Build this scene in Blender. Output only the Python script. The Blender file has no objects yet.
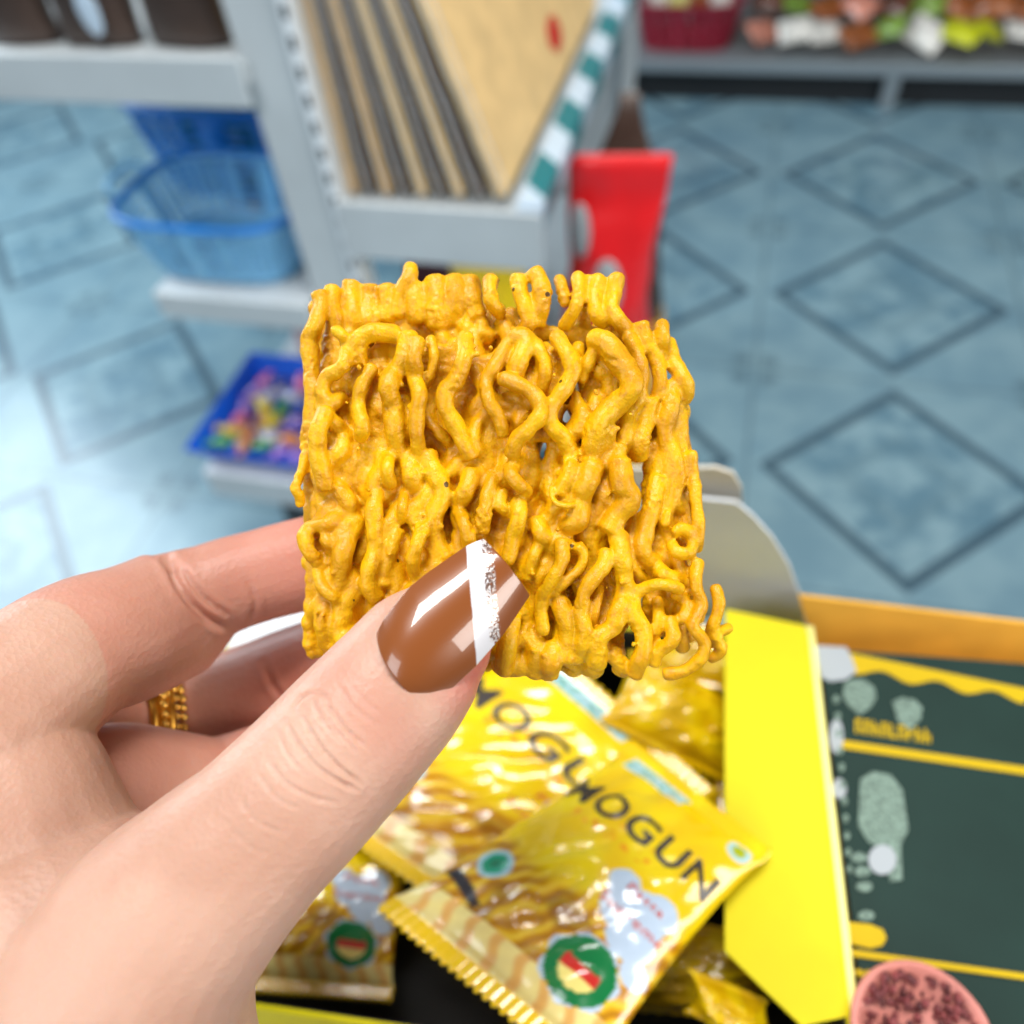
import bpy, bmesh, math, random
import numpy as np
from mathutils import Vector, Matrix, noise
R = random.Random(7)
S = bpy.context.scene
COL = S.collection
# ------------------------------------------------------------------ camera frame
FPX = 800.0
PI_, RO_, YA_ = math.radians(50.153), math.radians(-7.005), math.radians(-19.458)
H = 1.0456
fw = Vector((math.sin(YA_)*math.cos(PI_), math.cos(YA_)*math.cos(PI_), -math.sin(PI_)))
r0 = Vector((math.cos(YA_), -math.sin(YA_), 0)); u0 = r0.cross(fw)
rt = r0*math.cos(RO_) + u0*math.sin(RO_); up = rt.cross(fw)
CAM = Vector((0, 0, H))
def ray(x, y): return fw + rt*((x-512)/FPX) - up*((y-512)/FPX)
def P(x, y, d): return CAM + ray(x, y)*d
def atz(x, y, z):
    d = ray(x, y); return CAM + d*((z-H)/d.z)
def aty(x, y, Y):
    d = ray(x, y); return CAM + d*(Y/d.y)
def proj(p):
    q = p - CAM; z = q.dot(fw)
    return 512 + FPX*q.dot(rt)/z, 512 - FPX*q.dot(up)/z
cd = bpy.data.cameras.new('camera'); cam = bpy.data.objects.new('camera', cd); COL.objects.link(cam)
m3 = Matrix((rt, up, -fw)).transposed()
cam.matrix_world = Matrix.Translation(CAM) @ m3.to_4x4()
cd.sensor_width = 36; cd.lens = FPX/1024*36; cd.clip_start = 0.005; cd.clip_end = 60
cd.dof.use_dof = True; cd.dof.focus_distance = 0.1105; cd.dof.aperture_fstop = 11.5
S.camera = cam

# ------------------------------------------------------------------ object helpers
def setp(o, label, cat, group=None, kind=None):
    if label: o['label'] = label
    if cat: o['category'] = cat
    if group: o['group'] = group
    if kind: o['kind'] = kind
    return o
def thing(name, label, cat, loc=(0, 0, 0), group=None, kind=None):
    o = bpy.data.objects.new(name, None); COL.objects.link(o); o.location = loc
    o.empty_display_size = .02
    return setp(o, label, cat, group, kind)
def mk(name, verts, faces, mat, parent=None, smooth=True, label=None):
    me = bpy.data.meshes.new(name)
    off = Vector((0, 0, 0))
    p = parent
    while p is not None:
        off += Vector(p.location); p = p.parent
    me.from_pydata([tuple(Vector(v)-off) for v in verts], [], faces)
    me.materials.append(mat)
    if smooth: me.polygons.foreach_set('use_smooth', [True]*len(me.polygons))
    if len(faces) < 4000:
        bm = bmesh.new(); bm.from_mesh(me); bmesh.ops.recalc_face_normals(bm, faces=bm.faces); bm.to_mesh(me); bm.free()
    me.update()
    o = bpy.data.objects.new(name, me); COL.objects.link(o)
    if parent: o.parent = parent
    if label: o['label'] = label
    return o
class MB:
    def __init__(s): s.v = []; s.f = []
    def add(s, v, f):
        n = len(s.v); s.v += [Vector(a) for a in v]; s.f += [tuple(i+n for i in q) for q in f]; return s
    def box(s, lo, hi, M=None):
        x0, y0, z0 = lo; x1, y1, z1 = hi
        v = [Vector(a) for a in ((x0,y0,z0),(x1,y0,z0),(x1,y1,z0),(x0,y1,z0),(x0,y0,z1),(x1,y0,z1),(x1,y1,z1),(x0,y1,z1))]
        if M is not None: v = [M @ a for a in v]
        return s.add(v, [(0,3,2,1),(4,5,6,7),(0,1,5,4),(1,2,6,5),(2,3,7,6),(3,0,4,7)])
    def tube(s, pts, rad, n=10, cap=True, flat=None):
        pts = [Vector(p) for p in pts]; m = len(pts)
        rad = rad if hasattr(rad, '__len__') else [rad]*m
        ref = Vector((0.123, 0.31, 0.9)); vs = []; fs = []
        prev = None
        for i, p in enumerate(pts):
            t = (pts[min(i+1, m-1)] - pts[max(i-1, 0)]).normalized()
            if prev is None:
                a = t.cross(ref).normalized()
            else:
                a = (prev - t*prev.dot(t)).normalized()
            prev = a; b = t.cross(a)
            for k in range(n):
                th = 2*math.pi*k/n
                vs.append(p + (a*math.cos(th) + b*math.sin(th))*rad[i])
        for i in range(m-1):
            for k in range(n):
                fs.append((i*n+k, i*n+(k+1) % n, (i+1)*n+(k+1) % n, (i+1)*n+k))
        if cap:
            fs.append(tuple(range(n-1, -1, -1))); fs.append(tuple((m-1)*n+k for k in range(n)))
        return s.add(vs, fs)
    def ball(s, c, r, nu=10, nv=7, sc=(1, 1, 1)):
        c = Vector(c); vs = [c+Vector((0, 0, r*sc[2]))]; fs = []
        for j in range(1, nv):
            ph = math.pi*j/nv
            for k in range(nu):
                th = 2*math.pi*k/nu
                vs.append(c+Vector((r*sc[0]*math.sin(ph)*math.cos(th), r*sc[1]*math.sin(ph)*math.sin(th), r*sc[2]*math.cos(ph))))
        vs.append(c-Vector((0, 0, r*sc[2])))
        for k in range(nu): fs.append((0, 1+k, 1+(k+1) % nu))
        for j in range(nv-2):
            for k in range(nu):
                a = 1+j*nu+k; b = 1+j*nu+(k+1) % nu
                fs.append((a, a+nu, b+nu, b))
        e = len(vs)-1; o = 1+(nv-2)*nu
        for k in range(nu): fs.append((e, o+(k+1) % nu, o+k))
        return s.add(vs, fs)
    def lathe(s, prof, c, n=32, ax=1.0, ay=1.0):
        c = Vector(c); vs = []; fs = []
        for (r, z) in prof:
            for k in range(n):
                th = 2*math.pi*k/n; vs.append(c+Vector((r*ax*math.cos(th), r*ay*math.sin(th), z)))
        for j in range(len(prof)-1):
            for k in range(n):
                fs.append((j*n+k, j*n+(k+1) % n, (j+1)*n+(k+1) % n, (j+1)*n+k))
        return s.add(vs, fs)
    def prism(s, poly, h):           # poly: 3D points in a plane, h: extrude vector
        n = len(poly); h = Vector(h); v = [Vector(p) for p in poly]
        v += [p+h for p in v]
        return s.add(v, [tuple(range(n-1, -1, -1)), tuple(range(n, 2*n))] + [(i, (i+1) % n, n+(i+1) % n, n+i) for i in range(n)])
    def obj(s, name, mat, parent=None, smooth=True, label=None):
        return mk(name, s.v, s.f, mat, parent, smooth, label)
def bevel(o, w, seg=2):
    md = o.modifiers.new('bevel', 'BEVEL'); md.width = w; md.segments = seg; md.limit_method = 'ANGLE'
    return o
def catmull(pts, n=8):
    pts = [Vector(p) for p in pts]
    q = [pts[0]*2-pts[1]] + pts + [pts[-1]*2-pts[-2]]
    out = []
    for i in range(1, len(q)-2):
        for k in range(n):
            t = k/n; a, b, c, d = q[i-1], q[i], q[i+1], q[i+2]
            out.append(0.5*((2*b)+(c-a)*t+(2*a-5*b+4*c-d)*t*t+(-a+3*b-3*c+d)*t**3))
    out.append(pts[-1]); return out

# ------------------------------------------------------------------ material helpers
def L(c):   # sRGB 0..255 -> linear
    return tuple(((x/255)/12.92 if x/255 <= .04045 else ((x/255+.055)/1.055)**2.4) for x in c)
def mat(name, col, rough=.5, spec=.5, coat=0, sss=0, sssr=(1, .4, .2), sssc=.002, metal=0, noise_s=0, noise_a=.15, bump=0, bump_s=200, trans=0, alpha=1, attr=None, col2=None):
    m = bpy.data.materials.new(name); m.use_nodes = True
    nt = m.node_tree; b = nt.nodes['Principled BSDF']
    c = (*L(col), 1)
    b.inputs['Base Color'].default_value = c
    b.inputs['Roughness'].default_value = rough
    b.inputs['Specular IOR Level'].default_value = spec
    b.inputs['Coat Weight'].default_value = coat; b.inputs['Coat Roughness'].default_value = .04
    b.inputs['Metallic'].default_value = metal
    b.inputs['Transmission Weight'].default_value = trans
    b.inputs['Alpha'].default_value = alpha
    if sss:
        b.inputs['Subsurface Weight'].default_value = sss
        b.inputs['Subsurface Radius'].default_value = sssr; b.inputs['Subsurface Scale'].default_value = sssc
    tc = nt.nodes.new('ShaderNodeTexCoord')
    src = None
    if attr:
        a = nt.nodes.new('ShaderNodeAttribute'); a.attribute_name = attr; src = a.outputs['Color']
        nt.links.new(src, b.inputs['Base Color'])
    if noise_s:
        n = nt.nodes.new('ShaderNodeTexNoise'); n.inputs['Scale'].default_value = noise_s; n.inputs['Detail'].default_value = 4
        nt.links.new(tc.outputs['Object'], n.inputs['Vector'])
        mx = nt.nodes.new('ShaderNodeMix'); mx.data_type = 'RGBA'
        if col2 is None:
            mx.inputs[6].default_value = tuple(max(0, x*(1-noise_a)) for x in c[:3])+(1,)
            mx.inputs[7].default_value = tuple(min(1, x*(1+noise_a)) for x in c[:3])+(1,)
        else:
            mx.inputs[6].default_value = c; mx.inputs[7].default_value = (*L(col2), 1)
        rp = nt.nodes.new('ShaderNodeMapRange'); rp.inputs[1].default_value = .35; rp.inputs[2].default_value = .65
        nt.links.new(n.outputs['Fac'], rp.inputs[0]); nt.links.new(rp.outputs[0], mx.inputs[0])
        nt.links.new(mx.outputs[2], b.inputs['Base Color'])
    if bump:
        n = nt.nodes.new('ShaderNodeTexNoise'); n.inputs['Scale'].default_value = bump_s; n.inputs['Detail'].default_value = 5
        nt.links.new(tc.outputs['Object'], n.inputs['Vector'])
        bp = nt.nodes.new('ShaderNodeBump'); bp.inputs['Strength'].default_value = bump; bp.inputs['Distance'].default_value = .001
        nt.links.new(n.outputs['Fac'], bp.inputs['Height']); nt.links.new(bp.outputs[0], b.inputs['Normal'])
    return m
class NX:   # small node-expression helper
    def __init__(s, nt): s.nt = nt
    def m(s, op, a, b=None, c=None):
        n = s.nt.nodes.new('ShaderNodeMath'); n.operation = op
        for i, x in enumerate((a, b, c)):
            if x is None: continue
            if isinstance(x, (int, float)): n.inputs[i].default_value = x
            else: s.nt.links.new(x, n.inputs[i])
        return n.outputs[0]
    def mix(s, f, a, b):
        n = s.nt.nodes.new('ShaderNodeMix'); n.data_type = 'RGBA'
        for k, x in ((0, f), (6, a), (7, b)):
            if isinstance(x, (int, float)): n.inputs[k].default_value = x
            elif isinstance(x, tuple): n.inputs[k].default_value = (*x[:3], 1)
            else: s.nt.links.new(x, n.inputs[k])
        return n.outputs[2]
    def noise(s, vec, sc, det=3, rough=.5):
        n = s.nt.nodes.new('ShaderNodeTexNoise'); n.inputs['Scale'].default_value = sc; n.inputs['Detail'].default_value = det
        n.inputs['Roughness'].default_value = rough
        s.nt.links.new(vec, n.inputs['Vector']); return n.outputs['Fac']
    def smooth(s, x, lo, hi):
        n = s.nt.nodes.new('ShaderNodeMapRange'); n.interpolation_type = 'SMOOTHSTEP'
        n.inputs[1].default_value = lo; n.inputs[2].default_value = hi
        s.nt.links.new(x, n.inputs[0]); return n.outputs[0]

# ------------------------------------------------------------------ floor
def floor_mat():
    m = bpy.data.materials.new('glazed_floor_tile'); m.use_nodes = True; nt = m.node_tree; b = nt.nodes['Principled BSDF']
    N = NX(nt); tc = nt.nodes.new('ShaderNodeTexCoord'); sp = nt.nodes.new('ShaderNodeSeparateXYZ')
    nt.links.new(tc.outputs['Object'], sp.inputs[0])
    U = N.m('DIVIDE', N.m('SUBTRACT', sp.outputs[0], .085), .5); V = N.m('ADD', N.m('DIVIDE', N.m('SUBTRACT', sp.outputs[1], 2.005), .5), .5)
    a = N.m('ABSOLUTE', N.m('SUBTRACT', N.m('FRACT', N.m('ADD', U, 50)), .5)); c = N.m('ABSOLUTE', N.m('SUBTRACT', N.m('FRACT', N.m('ADD', V, 50)), .5))
    man = N.m('ADD', a, c)
    line = N.m('SUBTRACT', 1, N.smooth(N.m('ABSOLUTE', N.m('SUBTRACT', man, .432)), .022, .036))
    inner = N.m('SUBTRACT', 1, N.smooth(man, .40, .42))
    mx = N.m('MAXIMUM', a, c); seam = N.smooth(mx, .491, .497)
    corner = N.m('MULTIPLY', N.smooth(N.m('MINIMUM', a, c), .40, .43), N.m('SUBTRACT', 1, N.smooth(N.m('ABSOLUTE', N.m('SUBTRACT', mx, .455)), .012, .03)))
    med = N.m('SUBTRACT', 1, N.smooth(N.m('ABSOLUTE', N.m('SUBTRACT', man, .19)), .02, .06))
    nz = N.noise(tc.outputs['Object'], 9, 6, .62); nz2 = N.noise(tc.outputs['Object'], 30, 4)
    base = N.mix(N.smooth(nz, .35, .65), L((112, 146, 162)), L((132, 164, 176)))
    inn = N.mix(N.smooth(N.m('ADD', nz, N.m('MULTIPLY', N.m('SUBTRACT', nz2, .5), .5)), .38, .62), L((96, 132, 150)), L((134, 166, 178)))
    col = N.mix(inner, base, inn)
    col = N.mix(N.m('MULTIPLY', N.m('MULTIPLY', med, inner), .45), col, L((96, 128, 142)))
    col = N.mix(N.m('MULTIPLY', corner, .55), col, L((70, 96, 108)))
    col = N.mix(N.m('MULTIPLY', line, .88), col, L((56, 82, 98)))
    col = N.mix(N.m('MULTIPLY', seam, .55), col, L((80, 104, 114)))
    nt.links.new(col, b.inputs['Base Color']); b.inputs['Roughness'].default_value = .32; b.inputs['Coat Weight'].default_value = .2; b.inputs['Coat Roughness'].default_value = .16
    return m
o = MB().box((-4, -2.5, -.05), (4, 4.2, 0)).obj('floor', floor_mat(), smooth=False); o['kind'] = 'structure'
M_wall = mat('painted_wall', (188, 196, 198), .8, noise_s=3, noise_a=.05)
o = MB().box((-4, 4.2, -.05), (4, 4.3, 3.0)).obj('wall_back', M_wall, smooth=False); o['kind'] = 'structure'

# ------------------------------------------------------------------ materials
M_noodle = None
M_white = mat('white_enamelled_steel', (190, 198, 202), .35, noise_s=12, noise_a=.05)
M_slot = mat('slot_strip_white', (232, 238, 242), .25)
M_dark = mat('dark_slots', (60, 66, 70), .6)
M_blue = mat('blue_plastic', (20, 120, 205), .35, sss=.1, sssr=(.2, .5, 1), sssc=.002, noise_s=20, noise_a=.1)
M_lblue = mat('sky_blue_plastic', (128, 190, 228), .35, sss=.1, sssr=(.2, .5, 1), sssc=.002, noise_s=20, noise_a=.08)
M_kraft = mat('kraft_card', (222, 166, 56), .7, noise_s=60, noise_a=.08)
M_wcard = mat('white_card', (205, 210, 214), .65, noise_s=40, noise_a=.03)
M_cream = mat('cream_card', (206, 200, 186), .7, noise_s=40, noise_a=.03)
M_ycard = mat('yellow_card', (214, 200, 0), .6, .25, noise_s=60, noise_a=.03)
M_yedge = mat('card_edge_glare', (250, 244, 150), .5)
M_green = mat('dark_green_print', (24, 48, 42), .6, .2, noise_s=50, noise_a=.08)
M_yprint = mat('yellow_print', (196, 164, 6), .6, .2)
M_wprint_glare = mat('white_print_and_glare', (164, 170, 174), .7, .2)  # lid print, and the glare painted on the red bag
M_gprint = mat('pale_green_print', (112, 132, 120), .7, .2, noise_s=900, noise_a=.4)
M_ylw = mat('yellow_film', (255, 212, 0), .28, .6, coat=.4, noise_s=60, noise_a=.06, bump=.25, bump_s=90)
M_red = mat('red_film', (226, 16, 22), .3, .6, coat=.4, noise_s=20, noise_a=.1, bump=.3, bump_s=40)
M_brown = mat('dark_brown_film', (66, 50, 42), .4, noise_s=30, noise_a=.2)
M_maroon = mat('maroon_card', (84, 20, 28), .5, noise_s=30, noise_a=.1)
M_basketred = mat('dark_red_plastic', (150, 22, 48), .4, noise_s=30, noise_a=.1)
M_tan = mat('tan_wafer', (222, 180, 118), .6, noise_s=35, noise_a=.15)
M_tan2 = mat('brown_wafer', (92, 66, 40), .6, noise_s=35, noise_a=.2)
M_tan3 = mat('pale_tan_wafer', (236, 200, 140), .6, noise_s=35, noise_a=.1)
M_film = mat('clear_film_grey', (200, 212, 222), .12, .8, coat=.6)
M_teal = mat('teal_paint', (0, 112, 122), .4)
M_pale = mat('pale_blue_paint', (188, 208, 226), .4)
M_table = mat('grey_laminate', (150, 150, 150), .5, noise_s=30, noise_a=.05)
M_steel = mat('grey_steel', (150, 160, 166), .35, metal=.4)

# ------------------------------------------------------------------ noodle block
def crop(cid, pts):
    ox, oy, sc = {1: (290, 260, 5.12), 2: (470, 260, 4.096), 3: (290, 450, 5.12), 4: (480, 450, 3.938)}[cid]
    return [(ox+x/sc, oy+y/sc) for x, y in pts]
STR = [
(1,22,4,[(150,160),(160,230),(130,330),(100,420),(110,560),(120,700),(110,830),(90,980)]),
(1,22,6,[(225,140),(210,220),(230,330),(210,430),(240,520)]),
(1,26,7,[(320,110),(310,200),(330,290),(340,350)]),
(1,26,7.5,[(400,120),(410,200),(400,300),(420,360)]),
(1,26,7.5,[(490,130),(500,220),(480,320)]),
(1,20,7,[(620,30),(610,90),(560,180),(540,300)]),
(1,30,7.5,[(640,120),(650,220),(660,330)]),
(1,32,7.5,[(740,95),(750,220),(760,360)]),
(1,30,7.5,[(840,95),(850,200),(830,330)]),
(1,26,7,[(920,90),(930,200),(960,300)]),
(1,15,0,[(225,350),(270,390),(290,420)]),
(1,19,1,[(300,410),(275,540),(190,600),(168,680),(215,735),(275,690)]),
(1,24,1,[(560,385),(420,372),(345,430),(350,540)]),
(1,24,0,[(615,380),(590,480),(540,570),(505,650),(530,760),(540,880),(560,1010)]),
(1,18,0,[(430,540),(370,640),(350,740),(372,850),(360,920)]),
(1,18,0,[(655,400),(640,500),(640,600),(662,690),(650,780),(650,900),(660,1020)]),
(1,14,1,[(715,395),(738,500),(705,620),(660,670)]),
(1,15,2,[(690,800),(760,880),(830,940)]),
(1,22,0,[(900,380),(890,500),(850,610),(798,680),(800,760),(850,850),(900,950),(930,1020)]),
(1,22,-.8,[(190,760),(150,860),(140,960),(160,1060),(190,1180)]),
(1,15,2,[(230,800),(270,900),(320,970)]),
(2,18,7,[(20,80),(20,200),(50,260)]),
(2,20,6,[(85,70),(85,160),(130,230)]),
(2,20,6,[(195,60),(210,150),(240,250),(210,300)]),
(2,24,6,[(260,40),(290,100),(295,180),(270,270)]),
(2,16,6,[(365,70),(380,130),(390,190)]),
(2,18,5,[(440,55),(445,130),(430,200),(380,280)]),
(2,20,5,[(530,65),(510,150),(520,220),(560,270)]),
(2,21,5,[(605,55),(590,130),(580,200),(620,260),(650,300)]),
(2,14,6,[(480,60),(480,140),(450,190)]),
(2,18,0,[(170,320),(110,420),(68,500),(80,580),(120,650),(140,730)]),
(2,24,.8,[(160,310),(230,330),(200,420),(180,480)]),
(2,16,0,[(230,310),(290,380),(312,460),(290,550)]),
(2,20,-1,[(120,480),(200,510),(270,560),(288,630),(240,690),(190,740),(170,810)]),
(2,14,1,[(190,580),(200,660),(180,720)]),
(2,21,0,[(350,310),(390,370),(420,450),(390,520),(340,590),(325,660),(380,730),(430,820)]),
(2,13,1.5,[(430,540),(447,610),(412,680),(390,720)]),
(2,27,0,[(490,320),(560,340),(600,400),(650,470),(662,530),(590,600),(530,660),(508,740),(500,820)]),
(2,16,1,[(520,350),(480,430),(450,500)]),
(2,18,1.5,[(540,600),(565,700),(550,810)]),
(2,20,4,[(700,250),(720,330),(760,400),(778,500),(770,570)]),
(2,19,5,[(785,255),(790,320),(800,400)]),
(2,22,5,[(800,320),(835,420),(870,480),(885,540),(850,590)]),
(2,10,5,[(870,560),(912,535)]),
(2,24,5,[(830,500),(820,600),(800,700),(830,810)]),
(2,16,6,[(870,600),(870,700),(890,820)]),
(2,20,3,[(640,300),(680,380),(702,450),(690,560),(645,640),(640,720),(610,790)]),
(2,22,4,[(740,560),(720,650),(700,740),(690,820)]),
(2,16,0,[(625,755),(600,820)]),
(3,13,2,[(80,10),(60,110),(28,190),(50,240),(52,290)]),
(3,14,3,[(110,60),(150,190),(190,310)]),
(3,17,-.5,[(510,20),(500,100),(520,190)]),
(3,24,1,[(700,10),(720,80),(760,150),(780,230),(740,330),(740,440),(790,560)]),
(3,13,0,[(590,200),(575,290),(570,370)]),
(3,22,.5,[(450,180),(430,280),(430,400),(440,500),(410,600),(400,690),(450,775)]),
(3,24,.5,[(360,340),(310,430),(270,530),(260,650),(250,750)]),
(3,19,1,[(340,260),(260,330),(190,380),(105,400),(78,450),(110,540),(200,600)]),
(3,14,0,[(180,430),(195,475),(245,480)]),
(3,18,1,[(550,400),(520,510),(490,640),(480,700)]),
(3,17,-.5,[(695,370),(650,480),(630,570),(640,650)]),
(3,12,1,[(700,490),(750,560),(760,620)]),
(3,15,1,[(140,600),(160,690),(220,750),(300,790)]),
(3,22,2,[(180,790),(170,880),(190,1010)]),
(3,24,2,[(270,800),(250,900),(240,990)]),
(3,18,0,[(860,300),(900,400),(925,510)]),
(3,24,1,[(940,100),(900,210),(860,300)]),
(3,24,1.5,[(610,10),(620,120),(660,230)]),
(4,18,0,[(60,90),(20,220),(10,330)]),
(4,17,-.5,[(150,45),(118,90),(160,140),(190,172)]),
(4,16,1,[(90,160),(80,220),(130,250)]),
(4,20,0,[(150,190),(155,260),(130,340),(110,450)]),
(4,7,-.8,[(278,140),(290,200),(340,220),(395,205)]),
(4,18,0,[(360,30),(350,90),(305,180)]),
(4,28,.5,[(450,30),(420,130),(390,200),(380,280),(330,300)]),
(4,28,0,[(550,30),(560,130),(590,190),(540,260),(500,330)]),
(4,17,0,[(250,340),(210,430),(190,520)]),
(4,17,-.5,[(320,350),(322,440),(270,530),(240,600),(250,730)]),
(4,14,-.5,[(380,370),(408,410),(390,470),(330,520),(280,570)]),
(4,19,-.5,[(492,390),(490,450),(420,540),(400,640),(412,720),(380,840)]),
(4,24,0,[(540,320),(560,430),(572,560),(550,620),(520,700),(470,740),(460,860)]),
(4,16,1,[(470,530),(450,620),(430,720)]),
(4,22,1,[(300,560),(330,650),(350,740),(340,840)]),
(4,24,0,[(130,640),(110,760),(90,880)]),
(4,26,1,[(180,700),(230,800),(210,890)]),
(4,26,.5,[(290,760),(280,830),(270,880)]),
(4,15,3,[(610,250),(590,350),(580,430),(620,490),(650,530)]),
(4,15,0,[(600,585),(650,542),(730,530),(795,552)]),
(4,22,0,[(598,580),(600,640),(640,710),(640,800),(600,890)]),
(4,15,2,[(700,580),(702,680),(670,765)]),
(4,17,1,[(740,660),(762,740),(700,800),(680,850)]),
(4,22,3,[(700,100),(680,200),(650,320),(640,400),(690,450)]),
(4,10,2,[(745,235),(728,305)]),
(4,16,4,[(830,0),(840,100),(852,200),(862,320),(850,400)]),
(4,15,2,[(760,330),(800,308),(835,350),(830,400),(780,405),(748,360)]),
(4,16,1,[(860,430),(850,520),(872,610),(838,690),(885,760),(870,820),(800,870),(720,885)]),
(4,15,3,[(920,530),(942,600),(920,690),(900,770)]),
(4,14,3,[(985,698),(930,730),(952,790),(900,830)]),
(4,15,2,[(760,560),(812,600),(800,660),(750,672)]),
(4,18,4,[(760,0),(782,100),(770,200),(805,250)]),
(4,20,3,[(700,470),(740,500),(800,520),(870,560)]),
(4,20,4,[(800,600),(780,700),(800,790)]),
]
D0 = .1135
def noodle():
    b = MB()
    def strand(px, w, dof):
        o_ = R.uniform(-.3, .3); ds = [D0 + (dof + o_ + R.uniform(-1.0, 1.0))*1e-3 for _ in px]; ds[0] += .0012; ds[-1] += .0012
        pts = catmull([P(x, y, d) for (x, y), d in zip(px, ds)], 7)
        k = len(pts); r = w*.5*D0/FPX
        rr = [r*(.97+.16*noise.noise(p*420)) for p in pts]
        rr[0] *= .7; rr[-1] *= .7
        b.tube(pts, rr, 10)
    for cid, w, dof, pts in STR: strand(crop(cid, pts), w*.9, dof)
    # hidden strands inside and behind
    for i in range(46):
        x = R.uniform(322, 618); y = R.uniform(335, 400); a = R.uniform(8, 17); ph = R.uniform(0, 6.28); ln = R.uniform(110, 270)
        y += R.uniform(0, 260-ln*.6); n = 9
        strand([(min(622, max(318, x+a*math.sin(ph+k*1.5)+R.uniform(-3, 3))), min(668, y+ln*k/(n-1))) for k in range(n)], R.uniform(16, 21), R.uniform(2.6, 5))
    for i in range(60):
        x = R.uniform(322, 606); y = R.uniform(300, 330); a = R.uniform(8, 15); ph = R.uniform(0, 6.28); n = 14
        strand([(x+a*math.sin(ph+k*1.3)+(.06*(k*25) if x > 560 else 0), min(665, y+26*k)) for k in range(n)], R.uniform(17, 22), R.uniform(7, 15))
    for i in range(10):
        x = R.uniform(655, 685); ph = R.uniform(0, 6.28); n = 9; y = R.uniform(390, 430)
        strand([(x+7*math.sin(ph+k*1.4)+k*2.0, y+27*k) for k in range(n)], R.uniform(14, 18), R.uniform(4, 9))
    for i in range(42):      # short strands filling between the front ones
        x = R.uniform(318, 618); y = R.uniform(338, 620); a = R.uniform(5, 13); ph = R.uniform(0, 6.28); n = R.randint(4, 7)
        strand([(x+a*math.sin(ph+k*1.4), min(668, y+16*k)) for k in range(n)], R.uniform(15, 20), R.uniform(1.6, 3.2))
    # fused sheets between strands: lumpy plate
    def plate(x0, x1, y0, y1, dof, hm, skip=None):
        nx = int((x1-x0)/9); ny = int((y1-y0)/9)
        for i in range(nx):
            for j in range(ny):
                x = x0+9*i+R.uniform(-2, 2); y = y0+9*j+R.uniform(-2, 2)
                h = noise.noise(Vector((x*.028, y*.011, dof)))
                if skip and skip(x, y): continue
                if y < y0+13+16*noise.noise(Vector((x*.07, 1.7, dof))): continue
                b.ball(P(x, y, D0+(dof-hm*h)*1e-3), 9.5*D0/FPX*(1+.25*noise.noise(Vector((x*.06, y*.06, 3)))), 8, 6)
    plate(312, 628, 336, 664, 4.4, 3.6, lambda x, y: (x < 335 and y < 420) or (x > 612 and y < 470) or noise.noise(Vector((x*.021, y*.012, 9.3))) < -.42)
    plate(318, 480, 290, 350, 9.6, 1.7, lambda x, y: x > 462 and y < 315)
    plate(480, 625, 316, 350, 8.2, 1.7)
    plate(650, 690, 440, 640, 6, 1.7, lambda x, y: noise.noise(Vector((x*.04, y*.02, 5.3))) < -.25 or x > 660+(y-440)*.15)
    for i in range(70):   # crumbs stuck on
        x = R.uniform(315, 635); y = R.uniform(345, 665)
        b.ball(P(x, y, D0-R.uniform(-.5, 1.3)*1e-3), R.uniform(.25, .55)*1e-3, 6, 4)
    o = b.obj('noodle_block', M_noodle)
    md = o.modifiers.new('rm', 'REMESH'); md.mode = 'VOXEL'; md.voxel_size = .00027; md.use_smooth_shade = True
    sm = o.modifiers.new('sm', 'SMOOTH'); sm.factor = .5; sm.iterations = 3
    return bake(o)
def bake(o):
    dg = bpy.context.evaluated_depsgraph_get(); dg.update()
    me = bpy.data.meshes.new_from_object(o.evaluated_get(dg))
    o.modifiers.clear(); old = o.data; o.data = me; bpy.data.meshes.remove(old)
    me.polygons.foreach_set('use_smooth', [True]*len(me.polygons))
    return o
def displace(o, fn):
    me = o.data; n = len(me.vertices); co = np.empty(n*3, np.float32); no = np.empty(n*3, np.float32)
    me.vertices.foreach_get('co', co); me.vertex_normals.foreach_get('vector', no)
    co = co.reshape(-1, 3); no = no.reshape(-1, 3)
    d = np.array([fn(Vector(c), Vector(k)) for c, k in zip(co, no)], np.float32)
    co += no*d[:, None]; me.vertices.foreach_set('co', co.ravel()); me.update()
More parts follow.
